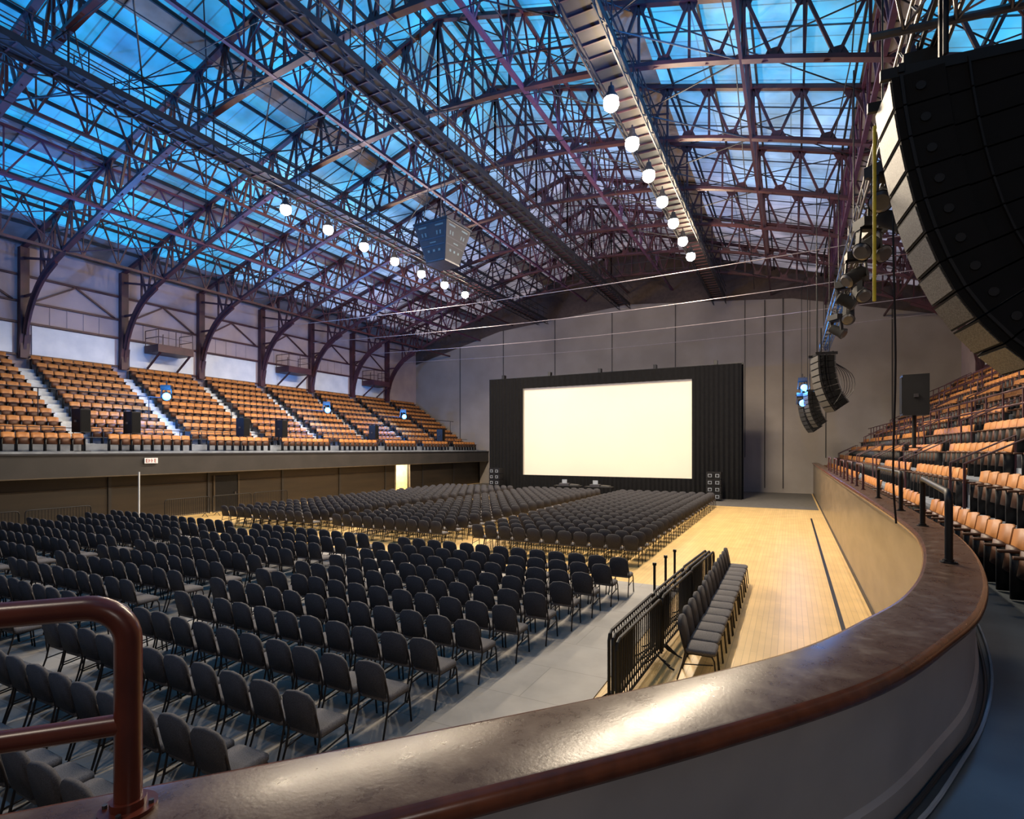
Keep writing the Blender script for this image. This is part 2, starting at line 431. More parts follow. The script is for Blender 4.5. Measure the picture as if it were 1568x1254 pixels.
while y < YB:
    for s in (-1, 1): b.beam((CX, y, ztop(0)+.25), (CX+s*22.5, y, ztop(22.5)+.25), .035, .05, 'alu')
    y += .86*2
b.obj('skylight_glazing_bars')

b = MB()
for s in (-1, 1):
    N_ = 14; os_ = [i*25.0/N_ for i in range(N_+1)]
    lp = catmull([(o, z) for o, z in LOW], 3)
    for (o1, z1), (o2, z2) in zip(lp, lp[1:]):
        b.beam((s*o1, 0, z1), (s*o2, 0, z2), .26, .14, 'steel')
        if o1 > 20: b.beam((s*(o1), 0, z1), (s*(o2), 0, z2), .12, .5, 'steel')
    b.beam((0, 0, ztop(0)), (s*25, 0, ztop(25)), .24, .16, 'steel')
    b.beam((s*24.95, 0, 8.9), (s*24.95, 0, 15.2), .34, .42, 'steel')
    for i in range(N_):
        o1, o2 = os_[i], os_[i+1]; om = (o1+o2)/2
        if o1 >= 22.8: break
        b.beam((s*o1, 0, zlow(o1)), (s*o1, 0, ztop(o1)), .09, .10, 'steel')
        b.beam((s*o1, 0, ztop(o1)), (s*om, 0, zlow(om)), .10, .10, 'steel')
        b.beam((s*om, 0, zlow(om)), (s*o2, 0, ztop(o2)), .10, .10, 'steel')
        for (o, z) in ((om, zlow(om)), (o1, ztop(o1))):
            dz = .38 if o == om else -.38
            b.prism([(s*(o-.36), -.02, z), (s*(o+.36), -.02, z), (s*(o+.18), -.02, z+dz), (s*(o-.18), -.02, z+dz)], (0, .05, 0), 'steel')
    b.beam((s*.0, 0, (ztop(0)+zlow(0))/2), (s*9, 0, (ztop(9)+zlow(9))/2), .06, .07, 'steel')
    b.beam((s*23.6, 0, 12.4), (s*24.9, 0, 12.4), .12, .12, 'steel'); b.beam((s*21.3, 0, 13.9), (s*24.9, 0, 14.6), .12, .12, 'steel')
    b.beam((s*22.9, 0, 13.0), (s*22.9, 0, 15.8), .1, .1, 'steel')
fr = b.obj('arched_roof_truss', loc=(CX, FRY[0], 0))
for y in FRY[1:]: inst(fr, (CX, y, 0))

for o in (16.4, 12.4, 4.2, 20.4, 0.0):
    for s in ((-1, 1) if o else (1,)):
        b = MB(); x = CX+s*o; zt = ztop(o)-.05; zl = zlow(o)
        k = 'purple' if o in (16.4, 4.2) else 'steel'
        w_ = .16 if o in (16.4, 4.2) else .11
        b.beam((x, FRY[0], zl), (x, YB-.1, zl), w_, .14, k); b.beam((x, FRY[0], zt), (x, YB-.1, zt), .12, .12, k)
        for y0, y1 in zip(FRY, FRY[1:]):
            nq = 3 if o in (20.4, 12.4) else 2
            for q in range(nq):
                ya = y0+(y1-y0)*q/nq; yb = y0+(y1-y0)*(q+1)/nq; ym = (ya+yb)/2
                b.beam((x, ya, zt), (x, ym, zl), .07, .07, k); b.beam((x, ym, zl), (x, yb, zt), .07, .07, k)
                b.beam((x, ym, zl), (x, ym, zt), .05, .05, k)
        b.obj('longitudinal_truss')
b = MB()
for s in (-1, 1):
    for i, (y0, y1) in enumerate(zip(FRY, FRY[1:])):
        for (a, c) in ((1, 8.4), (8.4, 16.4), (16.4, 23)):
            b.tube([(CX+s*a, y0, ztop(a)-.15), (CX+s*c, y1, ztop(c)-.15)], .028, 'steel2', 5)
            b.tube([(CX+s*c, y0, ztop(c)-.15), (CX+s*a, y1, ztop(a)-.15)], .028, 'steel2', 5)
        b.tube([(CX+s*12.4, y0, zlow(12.4)), (CX+s*4.2, y1, zlow(4.2))], .03, 'steel2', 5)
        b.tube([(CX+s*4.2, y0, zlow(4.2)), (CX+s*12.4, y1, zlow(12.4))], .03, 'steel2', 5)
        b.tube([(CX+s*16.4, y0, zlow(16.4)), (CX+s*20.5, y1, zlow(20.5))], .03, 'steel', 5)
        b.tube([(CX+s*20.5, y0, zlow(20.5)), (CX+s*16.4, y1, zlow(16.4))], .03, 'steel', 5)
for i in range(16):
    y = 6+i*2.6+R(); b.tube([(CX-8.4, y, 17.7), (CX, y+2*R(), 18.3), (CX+8.4, y+1, 17.8)], .02, 'steel2', 5)
for i in range(10):
    x = CX-16+i*3.4; b.tube([(x, -2, zlow(x-CX)-.2), (x+1, 20, zlow(x-CX)-.1), (x, 49, zlow(x-CX)-.2)], .022, 'steel2', 5)
b.obj('roof_bracing_rods')

def catwalk(o, z):
    b = MB(); x = CX+o; w = .5; y0, y1 = -3, 50
    for s in (-1, 1):
        b.box(x+s*w-.04, x+s*w+.04, y0, y1, z-.14, z+.1, 'steel2')
        b.tube([(x+s*w, y0, z+1.05), (x+s*w, y1, z+1.05)], .028, 'steel2', 6)
        b.tube([(x+s*w, y0, z+.6), (x+s*w, y1, z+.6)], .02, 'steel2', 6)
        y = y0
        while y < y1:
            b.tube([(x+s*w, y, z), (x+s*w, y, z+1.05)], .022, 'steel2', 5)
            b.beam((x+s*w, y, z-.4), (x+s*w, y+.65, z-.1), .035, .035, 'steel2'); b.beam((x+s*w, y+.65, z-.1), (x+s*w, y+1.3, z-.4), .035, .035, 'steel2')
            y += 1.3
        b.box(x+s*w-.025, x+s*w+.025, y0, y1, z-.45, z-.38, 'steel2')
    b.box(x-w, x+w, y0, y1, z-.03, z, 'steel2')
    y = y0
    while y < y1:
        b.box(x-w, x+w, y, y+.05, z-.09, z-.03, 'steel'); y += .65
    for y in FRY:
        for s in (-1, 1):
            b.tube([(x+s*w, y, z-.45), (x+s*w, y, max(zlow(o+s*w), z+1.1))], .035, 'steel2', 6)
    return b.obj('catwalk')
catwalk(0, 17.3); catwalk(-8.4, 16.75); catwalk(8.4, 16.75)

b = MB()
for y, z in ((30.2, 13.7), (35.4, 13.4), (40.6, 13.1), (45.8, 13.0)):
    pts = [(XL+.5+(XR-XL-1)*t/16, y, z-.5*math.sin(math.pi*t/16)) for t in range(17)]
    b.tube(pts, .02, 'cable', 6)
b.obj('tie_cables')

def lathe(b, prof, k, cx=0, cy=0, n=16):
    vs = []; fs = []
    for (r, z) in prof:
        for j in range(n): vs.append((cx+r*math.cos(2*math.pi*j/n), cy+r*math.sin(2*math.pi*j/n), z))
    for i in range(len(prof)-1):
        for j in range(n): fs.append((i*n+j, i*n+(j+1) % n, (i+1)*n+(j+1) % n, (i+1)*n+j))
    b.add(vs, fs, k)
b = MB()
lathe(b, [(.02, .42), (.1, .42), (.12, .25), (.24, .08), (.27, .0), (.26, -.01), (.2, .03), (.1, .2)], 'alu')
lathe(b, [(.10, .12), (.20, .02), (.26, -.10), (.27, -.2), (.22, -.32), (.12, -.40), (.01, -.42)], 'lamp')
b.tube([(0, 0, .4), (0, 0, .58)], .03, 'steel2', 6)
lampme = b.obj('high_bay_lamp', smooth=True)
first = True
for x, y0 in ((-5.5, 18.1), (-22.3, 18.7)):
    for k in range(7):
        p = (x, y0+2.77*k, 15.76)
        if first: lampme.location = p; first = False
        else: inst(lampme, p)
        l = bpy.data.lights.new('lamp_light', 'SPOT'); l.energy = 2200; l.color = (1, .84, .63); l.shadow_soft_size = .2
        l.spot_size = math.radians(165); l.spot_blend = .5
        o = bpy.data.objects.new('lamp_light', l); o.location = (x, p[1], 15.1); sc.collection.objects.link(o)
        if k % 2 == 0:
            l = bpy.data.lights.new('lamp_spill', 'POINT'); l.energy = 480; l.color = (1, .72, .46); l.shadow_soft_size = .12
            o = bpy.data.objects.new('lamp_spill', l); o.location = (x, p[1]+.02, 15.1); sc.collection.objects.link(o)

b = MB()
def frustum(b, wt, wb, z0, z1, k):
    b.add([(-wb, -wb, z0), (wb, -wb, z0), (wb, wb, z0), (-wb, wb, z0), (-wt, -wt, z1), (wt, -wt, z1), (wt, wt, z1), (-wt, wt, z1)],
          [(3,2,1,0),(4,5,6,7),(0,1,5,4),(1,2,6,5),(2,3,7,6),(3,0,4,7)], k)
frustum(b, 1.3, .75, -1.0, .9, 'fascia'); frustum(b, 1.35, 1.35, .9, 1.02, 'alu'); frustum(b, .78, .78, -1.08, -1.0, 'alu')
def face_pt(a, u, v):
    w = .75+(1.3-.75)*v; p = Vector((u*w*.92, -w-.012, -1.0+1.9*v)); return Matrix.Rotation(a*math.pi/2, 3, 'Z') @ p
def quad(b, a, u0, u1, v0, v1, k):
    b.add([face_pt(a, u0, v0), face_pt(a, u1, v0), face_pt(a, u1, v1), face_pt(a, u0, v1)], [(0, 1, 2, 3)], k)
for a in range(4):
    quad(b, a, -.85, -.3, .88, .92, 'digit'); quad(b, a, .3, .85, .88, .92, 'digit')
    for u in (-.75, -.5, .35, .6): quad(b, a, u, u+.1, .66, .76, 'digit')
    quad(b, a, -.25, .25, .47, .5, 'digit')
    for u in (-.6, -.1, .4): quad(b, a, u, u+.2, .24, .3, 'digit')
    for (u0, u1) in ((-1, -.97), (.97, 1)): quad(b, a, u0, u1, 0, 1, 'alu')
    for v in (.0, .4, .58, .97): quad(b, a, -1, 1, v, v+.02, 'alu')
for x in (-.9, .9):
    for y in (-.9, .9): b.tube([(x, y, 1.0), (x*.5, y*.5, 4.9)], .025, 'alu', 5)
sb_ = b.obj('scoreboard', loc=(CX-.1, 20.3, 12.9), rotz=math.radians(-3)); sb_.scale = (.70, .70, .82)

# ------------------------------------------------------------------ screen, curtains, stage gear
SY = 43.0
b = MB(); b.box(-21.1, -6.6, SY, SY+.05, 1.46, 9.1, 'screen')
for x0, x1, z0, z1 in ((-21.2, -6.5, 9.1, 9.2), (-21.2, -6.5, 1.36, 1.46), (-21.2, -21.1, 1.36, 9.2), (-6.6, -6.5, 1.36, 9.2)): b.box(x0, x1, SY-.05, SY+.1, z0, z1, 'black')
b.obj('projection_screen')
b = MB()
def drape(x0, x1, z0, z1, y, wl=.34, amp=.06):
    n = int((x1-x0)/.07); vs = []; fs = []
    for i in range(n+1):
        x = x0+(x1-x0)*i/n; dy = amp*math.sin(2*math.pi*x/wl+.6*math.sin(x*2.1))
        vs += [(x, y+dy*1.2, z0), (x, y+dy*.7, z1)]
    for i in range(n): fs.append((2*i, 2*i+2, 2*i+3, 2*i+1))
    b.add(vs, fs, 'drape')
drape(-24.4, -21.0, 0.02, 10.0, SY-.25); drape(-6.7, -3.2, .02, 10.0, SY-.25)
drape(-21.2, -6.5, 9.05, 10.0, SY-.25, .5, .03); drape(-21.2, -6.5, .02, 1.45, SY-.3)
b.box(-24.5, -3.1, SY+.15, SY+.25, .02, 9.95, 'drape')
b.beam((-24.5, SY+.1, 10.0), (-3.1, SY+.1, 10.0), .3, .12, 'black')
for x in (-23, -18.5, -14, -9.5, -5): b.box(x-.12, x+.12, SY-.2, SY+.2, 10.02, 10.35, 'black')
b.obj('stage_curtain')
b = MB()
for i in range(4):
    b.box(-.5, .5, -.4, .4, .1+.5*i, .1+.5*i+.46, 'black'); b.box(-.42, .42, -.41, -.4, .15+.5*i, .5+.5*i, 'blackm')
    for x in (-.25, .25):
        b.box(x-.13, x+.13, -.43, -.41, .2+.5*i, .43+.5*i, 'concrete')
        b.box(x-.09, x+.09, -.44, -.43, .24+.5*i, .39+.5*i, 'black')
for x in (-.4, .4): b.tube([(x, -.3, .05), (x, .3, .05)], .05, 'black', 8)
sp = b.obj('speaker_stack', loc=(-4.9, 41.2, 0.012))
inst(sp, (-22.8, 41.2, 0.012))
b = MB()
b.box(-1.1, 1.1, -.4, .4, .72, .78, 'black')
for x in (-1, 1):
    for y in (-.35, .35): b.tube([(x, y, 0), (x, y, .74)], .03, 'black', 6)
b.box(-.7, .1, -.25, .25, .78, .95, 'alu'); b.prism([(.2, -.3, .78), (.9, -.3, .78), (.9, -.3, .86), (.2, -.3, .9)], (0, .5, 0), 'grille')
b.box(-.5, -.1, -.05, 0, .95, 1.25, 'concrete')
mt = b.obj('equipment_table', loc=(-13.3, 40.6, 0.012)); inst(mt, (-16, 40.9, 0.012), .1)

# ------------------------------------------------------------------ banquet chair
def chair(S=1.05):
    b = MB()
    out = []
    for (cx, cy, a0) in ((.17, .18, 0), (-.17, .18, 90), (-.17, -.16, 180), (.17, -.16, 270)):
        for i in range(3):
            a = math.radians(a0+45*i); out.append((cx+.055*math.cos(a), cy+.055*math.sin(a)))
    n = len(out)
    vs = [(x, y, .43) for x, y in out]+[(x, y, .475) for x, y in out]+[(x*.86, y*.86, .5) for x, y in out]
    fs = [tuple(range(n))[::-1]]+[(i, (i+1) % n, n+(i+1) % n, n+i) for i in range(n)]+[(n+i, n+(i+1) % n, 2*n+(i+1) % n, 2*n+i) for i in range(n)]+[tuple(range(2*n, 3*n))]
    b.add(vs, fs, 'seatpad')
    o2 = [(-.19, .48), (.19, .48), (.215, .60), (.225, .76), (.212, .85), (.15, .912), (0, .935), (-.15, .912), (-.212, .85), (-.225, .76), (-.215, .60)]
    def bp(x, z, off): return (x, -.205-(z-.45)*.2-off, z)
    m = len(o2)
    vs = [bp(x*.93, .5+(z-.5)*.97+.005, -.03) for x, z in o2]+[bp(x, z, 0) for x, z in o2]+[bp(x*.93, .5+(z-.5)*.97+.005, .03) for x, z in o2]
    fs = [tuple(range(m))]+[(i, m+i, m+(i+1) % m, (i+1) % m) for i in range(m)]+[(m+i, 2*m+i, 2*m+(i+1) % m, m+(i+1) % m) for i in range(m)]+[tuple(range(2*m, 3*m))[::-1]]
    b.add(vs, fs, 'fabric')
    for s in (-1, 1):
        b.tube([bp(s*.2, .8, .0), bp(s*.225, .6, .0), (s*.225, -.20, .44), (s*.22, -.24, .25), (s*.23, -.32, 0.0)], .013, 'frame', 5)
        b.tube([(s*.21, -.19, .425), (s*.215, .18, .425), (s*.215, .215, .36), (s*.22, .25, 0.0)], .013, 'frame', 5)
        b.beam((s*.218, -.24, .25), (s*.216, .2, .3), .014, .014, 'frame')
    b.beam((-.2, .18, .42), (.2, .18, .42), .02, .02, 'frame')
    b.v = [(x*S*1.03, y*S, z*S) for x, y, z in b.v]
    return b
ch = chair()
def jit(x, y, z, r=0): return (x+random.uniform(-.012, .012), y+random.uniform(-.02, .02), z, r+random.uniform(-.035, .035))
near = []; y = 1.6
PX = .565
while y < 13.9:
    x = -5.0+.12*(y-4)
    while x > -10.9: near.append(jit(x, y, .02)); x -= PX
    x = -12.3
    while x > -17.6: near.append(jit(x, y, .02)); x -= PX
    x = -19.0
    while x > -27.2: near.append(jit(x, y, .02)); x -= PX
    y += 1.0
far = []; y = 17.2
while y < 36.8:
    for (a, c) in ((-4.5, -10.6), (-12.0, -17.4), (-18.8, -24.6)):
        x = a
        while x > c: far.append(jit(x, y, .0)); x -= PX
    y += .96
replicate(ch, 'audience_chairs', near)
replicate(ch, 'audience_chairs', far)
side = [jit(-1.3, 9.2+.52*i, 0, -math.pi/2) for i in range(14)]
replicate(ch, 'spare_chairs', side)

def barrier(L=2.4, h=1.1):
    b = MB(); rc = .12
    pts = [(0, 0, .15), (0, 0, h-rc), (rc*.3, 0, h-rc*.3), (rc, 0, h), (L-rc, 0, h), (L-rc*.3, 0, h-rc*.3), (L, 0, h-rc), (L, 0, .15), ]
    b.tube(pts, .024, 'black', 8); b.tube([(0, 0, .2), (L, 0, .2)], .02, 'black', 6)
    n = int(L/.11)
    for i in range(1, n): b.tube([(L*i/n, 0, .2), (L*i/n, 0, h)], .010, 'black', 5, cap=False)
    for x in (.25, L-.25): b.tube([(x, -.28, .0), (x, -.2, .03), (x, 0, .2), (x, .2, .03), (x, .28, 0)], .016, 'black', 6)
    return b
bar = barrier().obj('crowd_barrier', loc=(-2.08, 7.1, .02), rotz=math.radians(88))
inst(bar, (-2.0, 9.6, .02), math.radians(87)); inst(bar, (-1.9, 12.1, .02), math.radians(86))
for j in (1, 2):
    inst(bar, (-2.08-.10*j, 7.1+.15*j, .02), math.radians(88)); inst(bar, (-2.0-.10*j, 9.6+.1*j, .02), math.radians(87)); inst(bar, (-1.9-.10*j, 12.1+.05*j, .02), math.radians(86))
for y in (3, 5.6, 8.2, 10.8, 16.5, 19.1, 21.7): inst(bar, (-28.6, y, .02 if y < 13 else 0), math.radians(90))
for i, (x, y) in enumerate(((-2.8, 12.6), (-2.75, 13.6), (-2.7, 14.5))):
    b = MB()
    lathe(b, [(.001, 0), (.17, 0), (.17, .03), (.04, .06), (.03, .06), (.03, 1.0), (.045, 1.0), (.045, 1.06), (.001, 1.07)], 'black', 0, 0, 10)
    b.obj('stanchion_post', loc=(x, y, .02), smooth=True)
b = MB(); lathe(b, [(.001, 0), (.25, 0), (.25, .04), (.035, .06), (.035, 2.6), (.001, 2.6)], 'white', 0, 0, 10); b.obj('signal_pole', loc=(-28.1, 15.0, 0.0), smooth=True)

# ------------------------------------------------------------------ bleachers
def flipseat():
    b = MB(); W = .235; n = 4
    def shell(z0, z1, xb, lean, curve, th, k, w=W):
        vs = []; fs = []
        for side_ in (0, 1):
            for i in range(n+1):
                u = -1+2*i/n; c = curve*(u*u)
                for z in (z0, z1-.03*u*u):
                    vs.append((xb-lean*(z-z0)+c-th*side_, u*w, z))
        o = 2*(n+1)
        for i in range(n):
            a = 2*i
            fs.append((a, a+2, a+3, a+1)); fs.append((o+a, o+a+1, o+a+3, o+a+2)); fs.append((a+1, a+3, o+a+3, o+a+1)); fs.append((a, o+a, o+a+2, a+2))
        fs.append((0, 1, o+1, o)); fs.append((2*n, o+2*n, o+2*n+1, 2*n+1))
        b.add(vs, fs, k)
    shell(.42, .88, -.05, .16, .05, .03, 'orange')
    shell(.33, .66, .09, .12, -.03, .045, 'brownseat', W*.88)
    for s in (-1, 1):
        b.box(-.1, .10, s*.25-.018, s*.25+.018, .02, .62, 'black')
        b.box(-.12, .22, s*.25-.025, s*.25+.025, .60, .635, 'brownseat')
    return b
fs_ = flipseat()
stL = empty('bleacher_stand')
LR = [(-30.35, EYE-.1)]+[(-32.0-.72*k, EYE+.28+.47*k) for k in range(10)]
aisle = [y-.3 for y in FRY]
def in_aisle(y): return any(abs(y-a) < .62 for a in aisle)
seats = []
for (x, z) in LR:
    y = 1.0
    while y < 50.4:
        if not in_aisle(y): seats.append((x, y, z, random.uniform(-.015, .015)))
        y += .52
replicate(fs_, 'seats', seats, stL)
b = MB()
b.box(-31.1, -29.5, YF+.1, YB-.1, 2.7, EYE-.1, 'concrete')
for i, (x, z) in enumerate(LR[1:]):
    b.box(x-.4 if i < 9 else XL+.16, x+.32 if i > 0 else x+.9, YF+.1, YB-.1, z-.6 if i else 2.7, z, 'concrete')
for a in aisle:
    for i, (x, z) in enumerate(LR[1:]):
        b.box(x-.4, x+.32, a-.5, a+.5, z, z+.02, 'stair'); b.box(x+.32, x+.6, a-.5, a+.5, z-.47, z-.22, 'stair'); b.box(x+.318, x+.322, a-.5, a+.5, z-.47, z, 'stair')
b.obj('terrace', parent=stL)
b = MB()
x, z, h = -31.3, EYE+.05, 1.0
for zz in (h, h*.55): b.tube([(x, 2, z+zz), (x, 50, z+zz)], .022, 'steel2', 6)
y = 2
while y < 50: b.tube([(x, y, z-.2), (x, y, z+h)], .022, 'steel2', 5); y += 1.3
b.tube([(-33.1, 2, 6.75), (-33.1, 50, 6.75)], .03, 'steel2', 6)
y = 2.6
while y < 50: b.tube([(-33.1, y, 4.5), (-33.1, y, 6.75)], .025, 'steel2', 5); y += 5.2
for y in (19.2, 31.7, 41.3): b.tube([(-33.1, y, 6.7), (-33.1, y, 7.7)], .03, 'black', 6)
b.obj('guardrail', parent=stL)
b = MB()
b.prism([(-.3, -.32, 0), (.3, -.22, 0), (.3, .22, 0), (-.3, .32, 0)], (0, 0, 1.15), 'black')
b.box(.30, .315, -.2, .2, .06, 1.09, 'blackm'); b.box(-.05, .05, -.34, .34, .5, .6, 'alu')
b.tube([(0, 0, -.9), (0, 0, 0)], .05, 'black', 8); b.box(-.25, .25, -.25, .25, -.93, -.9, 'black')
ls = b.obj('loudspeaker', loc=(-30.9, 13.9, EYE+.83))
for y in (16.2, 22.7, 25.6, 34.8, 44.5): inst(ls, (-30.9, y, EYE+.83))

b = MB(); b.box(0, 1.6, -1.2, 1.2, 0, .5, 'steel')
for x in (.05, 1.55):
    for y in (-1.15, 0, 1.15): b.tube([(x, y, .5), (x, y, 1.5)], .03, 'steel', 5)
for z in (1.0, 1.5): b.tube([(0.05, -1.15, z), (1.55, -1.15, z), (1.55, 1.15, z), (.05, 1.15, z)], .03, 'steel', 5)
for y in (-1, 1): b.beam((0, y, -1.0), (1.5, y, 0), .1, .1, 'steel')
wp = b.obj('wall_platform', loc=(XL+.2, 22.3, 10.2)); inst(wp, (XL+.2, 32.8, 10.2)); inst(wp, (XL+.2, 43.2, 10.2))

stR = empty('bleacher_stand')
RR = [(2.55+.8*k, 1.8+.6*k) for k in range(11)]
aisR = [14.6, 21.0, 27.4, 33.8, 40.2, 46.5]
seats = []
for (x, z) in RR:
    y = 5.0
    while y < 50:
        if not any(abs(y-a) < .6 for a in aisR): seats.append((x, y, z, math.pi+random.uniform(-.015, .015)))
        y += .52
replicate(fs_, 'seats', seats, stR)
b = MB()
for i, (x, z) in enumerate(RR):
    if i: b.box(x-.42, XR-.2 if i == 10 else x+.38, 4.4, YB-.1, z-.6, z, 'concrete')
for a in aisR:
    for i, (x, z) in enumerate(RR[1:]):
        b.box(x-.7, x-.42, a-.5, a+.5, z-.6, z-.3, 'stair'); b.box(x-.42, x+.38, a-.5, a+.5, z, z+.015, 'stair')
b.box(2.8, XR-.2, 4.2, 4.4, 1.8, 4.4, 'concrete')
b.obj('terrace', parent=stR)
b = MB()
for a in aisR:
    for s in (-.55, .55):
        for i in range(1, 10, 2):
            x, z = RR[i]; x2, z2 = RR[i+1]
            b.tube([(x-.2, a+s, z), (x-.2, a+s, z+1.0), (x2+.1, a+s, z2+1.0), (x2+.1, a+s, z2)], .03, 'steel', 6)
for i in (4, 8):
    x, z = RR[i]
    for zz in (.7, 1.1): b.tube([(x-.4, 5, z+zz), (x-.4, 50, z+zz)], .03, 'steel', 6)
    y = 5
    while y < 50: b.tube([(x-.4, y, z), (x-.4, y, z+1.1)], .028, 'steel', 5); y += 1.5
b.obj('guardrail', parent=stR)
inst(ls, (4.05, 24.6, 4.95), math.pi, 1.3)

# ------------------------------------------------------------------ rigging
def boxtruss(b, x, z, y0, y1, w=.46, k='alu'):
    c = [(x-w/2, z-w/2), (x+w/2, z-w/2), (x+w/2, z+w/2), (x-w/2, z+w/2)]
    for (a, d) in c: b.tube([(a, y0, d), (a, y1, d)], .03, k, 8)
    y = y0; i = 0
    while y < y1-.01:
        y2 = min(y+.5, y1)
        for q in range(4):
            p1, p2 = c[q], c[(q+1) % 4]
            if i % 2: p1, p2 = p2, p1
            b.tube([(p1[0], y, p1[1]), (p2[0], y2, p2[1])], .014, k, 5, cap=False)
        y = y2; i += 1
TZ = 9.75; TX = 1.75
b = MB(); boxtruss(b, TX, TZ, 6.4, 38)
for y in (8, 14, 20, 26, 32, 37.5):
    b.tube([(TX, y, TZ+.2), (TX, y, 15.6)], .02, 'black', 5); b.box(TX-.15, TX+.15, y-.12, y+.12, TZ+.4, TZ+.95, 'black')
for j in range(4):
    b.tube(catmull([(TX+.1*math.sin(j*2+i), 7+i*2.4, TZ-.27-.05*((i+j) % 3)) for i in range(13)], 3), .03, 'black', 5)
b.obj('lighting_truss', smooth=True)
b = MB()
b.tube([(0.9, 7.3, 9.0), (4.6, 7.9, 9.05)], .05, 'alu', 8); b.tube([(0.9, 8.3, 9.0), (4.6, 8.9, 9.05)], .05, 'alu', 8)
for i in range(7):
    x = 1+i*.55; b.tube([(x, 7.3+.1*i, 9.0), (x+.27, 8.35+.1*i, 9.0)], .02, 'alu', 6); b.tube([(x+.27, 8.35+.1*i, 9.0), (x+.55, 7.4+.1*i, 9.0)], .02, 'alu', 6)
for x in (1.6, 2.7): b.tube([(x, 7.9, 8.3), (x, 7.9, 9.6)], .03, 'black', 6)
b.obj('array_rigging_frame', smooth=True)

def line_array(n, h, depth, W, th):
    b = MB(); x, z = 0.0, 0.0; joints = [(0, 0)]
    for k in range(n):
        a = math.radians(th[k]); x += h*math.sin(a); z -= h*math.cos(a); joints.append((x, z))
    ang = [math.radians(th[0])]+[math.radians((th[k]+th[k+1])/2) for k in range(n-1)]+[math.radians(th[-1])]
    def P(k, d):
        return Vector((joints[k][0]+d*math.cos(ang[k]), 0, joints[k][1]+d*math.sin(ang[k])))
    for k in range(n):
        a0, a1 = P(k, 0), P(k+1, 0); b0, b1 = P(k, depth), P(k+1, depth)
        g = .010
        dv = (a1-a0).normalized()*g; dw = (b1-b0).normalized()*g
        a0 = a0+dv; a1 = a1-dv; b0 = b0+dw; b1 = b1-dw
        y0 = Vector((0, -W/2, 0))
        c0 = a0+(b0-a0)*.35; c1 = a1+(b1-a1)*.35
        b.prism([a0+y0, c0+y0, c1+y0, a1+y0], (0, W, 0), 'blackm')
        s = Vector((0, W*.05, 0))
        b.prism([c0+y0+s, b0+y0+s, b1+y0+s, c1+y0+s], (0, W-2*W*.05, 0), 'blackm')
        t = math.radians(th[k]); nrm = Vector((-math.cos(t), 0, -math.sin(t)))
        e0 = a0+(a1-a0)*.07; e1 = a0+(a1-a0)*.93
        yy = Vector((0, -W/2+.03, 0)); o = nrm*.012
        b.prism([e0+yy, e0+yy+o, e1+yy+o, e1+yy], (0, W-.06, 0), 'grille')
        m = (a0+a1)/2+(b0-a0)*.18+y0
        b.beam(a0+(b0-a0)*.06+y0-Vector((0, .015, 0)), a1+(b1-a1)*.06+y0-Vector((0, .015, 0)), .03, .05, 'black', up=(0, 1, 0))
        b.beam(b0*.5+a0*.5+y0+s-Vector((0, .012, 0)), b1*.5+a1*.5+y0+s-Vector((0, .012, 0)), .02, .06, 'black', up=(0, 1, 0))
        b.tube([m, m+Vector((0, -.02, 0))], .05, 'black', 10)
        b.beam(b0+y0+s, b1+y0+s, .05, .05, 'alu')
    for yy in (-W/2+.05, W/2-.05):
        b.beam((-.1, yy, .07), (depth+.1, yy, .07), .06, .12, 'black')
    b.beam((.1, -W/2, .1), (.1, W/2, .1), .06, .1, 'black'); b.beam((depth-.1, -W/2, .1), (depth-.1, W/2, .1), .06, .1, 'black')
    b.beam((depth*.4, 0, .1), (depth*.4, 0, 1.3), .05, .05, 'black')
    return b
th = [6, 8, 10, 12, 15, 19, 24, 31, 38, 45]
la = line_array(10, .375, 1.45, .75, th).obj('line_array_speaker', loc=(1.0, 7.95, 8.0), rotz=math.radians(5))
lb = line_array(9, .30, .7, 1.1, [0, 3, 6, 9, 13, 18, 23, 29, 35]).obj('line_array_speaker', loc=(.95, 28.4, 7.95), rotz=math.radians(15))
inst(lb, (.55, 42.2, 7.4), math.radians(15))
inst(lb, (.75, 35.5, 7.0), math.radians(15), .8)
b = MB()
for (x, y, z) in ((.95, 28.4, 8.1), (.55, 42.2, 7.5), (.75, 35.5, 7.1)):
    for dx in (.1, .6): b.tube([(x+dx, y, z), (x+dx, y, 15.2)], .02, 'black', 5)
b.tube([(1.0, 8.7, 8.05), (1.0, 8.72, 5.7)], .022, 'yellow', 6)
pts = [(1.35, 9.6, 9.3), (1.33, 9.6, 7), (1.36, 9.6, 5), (1.33, 9.6, 3.4), (1.36, 9.55, 2.62)]
b.tube(catmull(pts, 4), .014, 'black', 5)
for i in range(6):
    y = 28+.25*i; b.tube(catmull([(1.4, y, 8), (1.9+.12*i, y+.2, 7.2), (2.0+.1*i, y, 6.3), (1.7, y, 5.7)], 4), .012, 'black', 4)
b.obj('rigging_cables')

def moving_head(on):
    b = MB()
    b.box(-.2, .2, -.17, .17, -.12, .05, 'black'); b.tube([(0, 0, .05), (0, 0, .25)], .025, 'black', 6)
    for s in (-1, 1): b.prism([(s*.2, -.06, -.14), (s*.2, .06, -.14), (s*.23, .05, -.5), (s*.23, -.05, -.5)], (-s*.04, 0, 0), 'black')
    b.box(-.22, .22, -.08, .08, -.16, -.12, 'black')
    d = Vector((-.75, -.35, -.55)).normalized() if not on else Vector((.25, -.95, -.08)).normalized()
    c = Vector((0, 0, -.45))
    b.tube([c-d*.22, c-d*.18, c, c+d*.14, c+d*.26], [.08, .13, .15, .15, .18], 'blackm', 14)
    b.tube([c+d*.261, c+d*.30], [.165, .12], 'bluelamp' if on else 'alu', 14)
    return b
mo = moving_head(False).obj('moving_head_light', loc=(TX-.12, 9.6, TZ-.45), smooth=True)
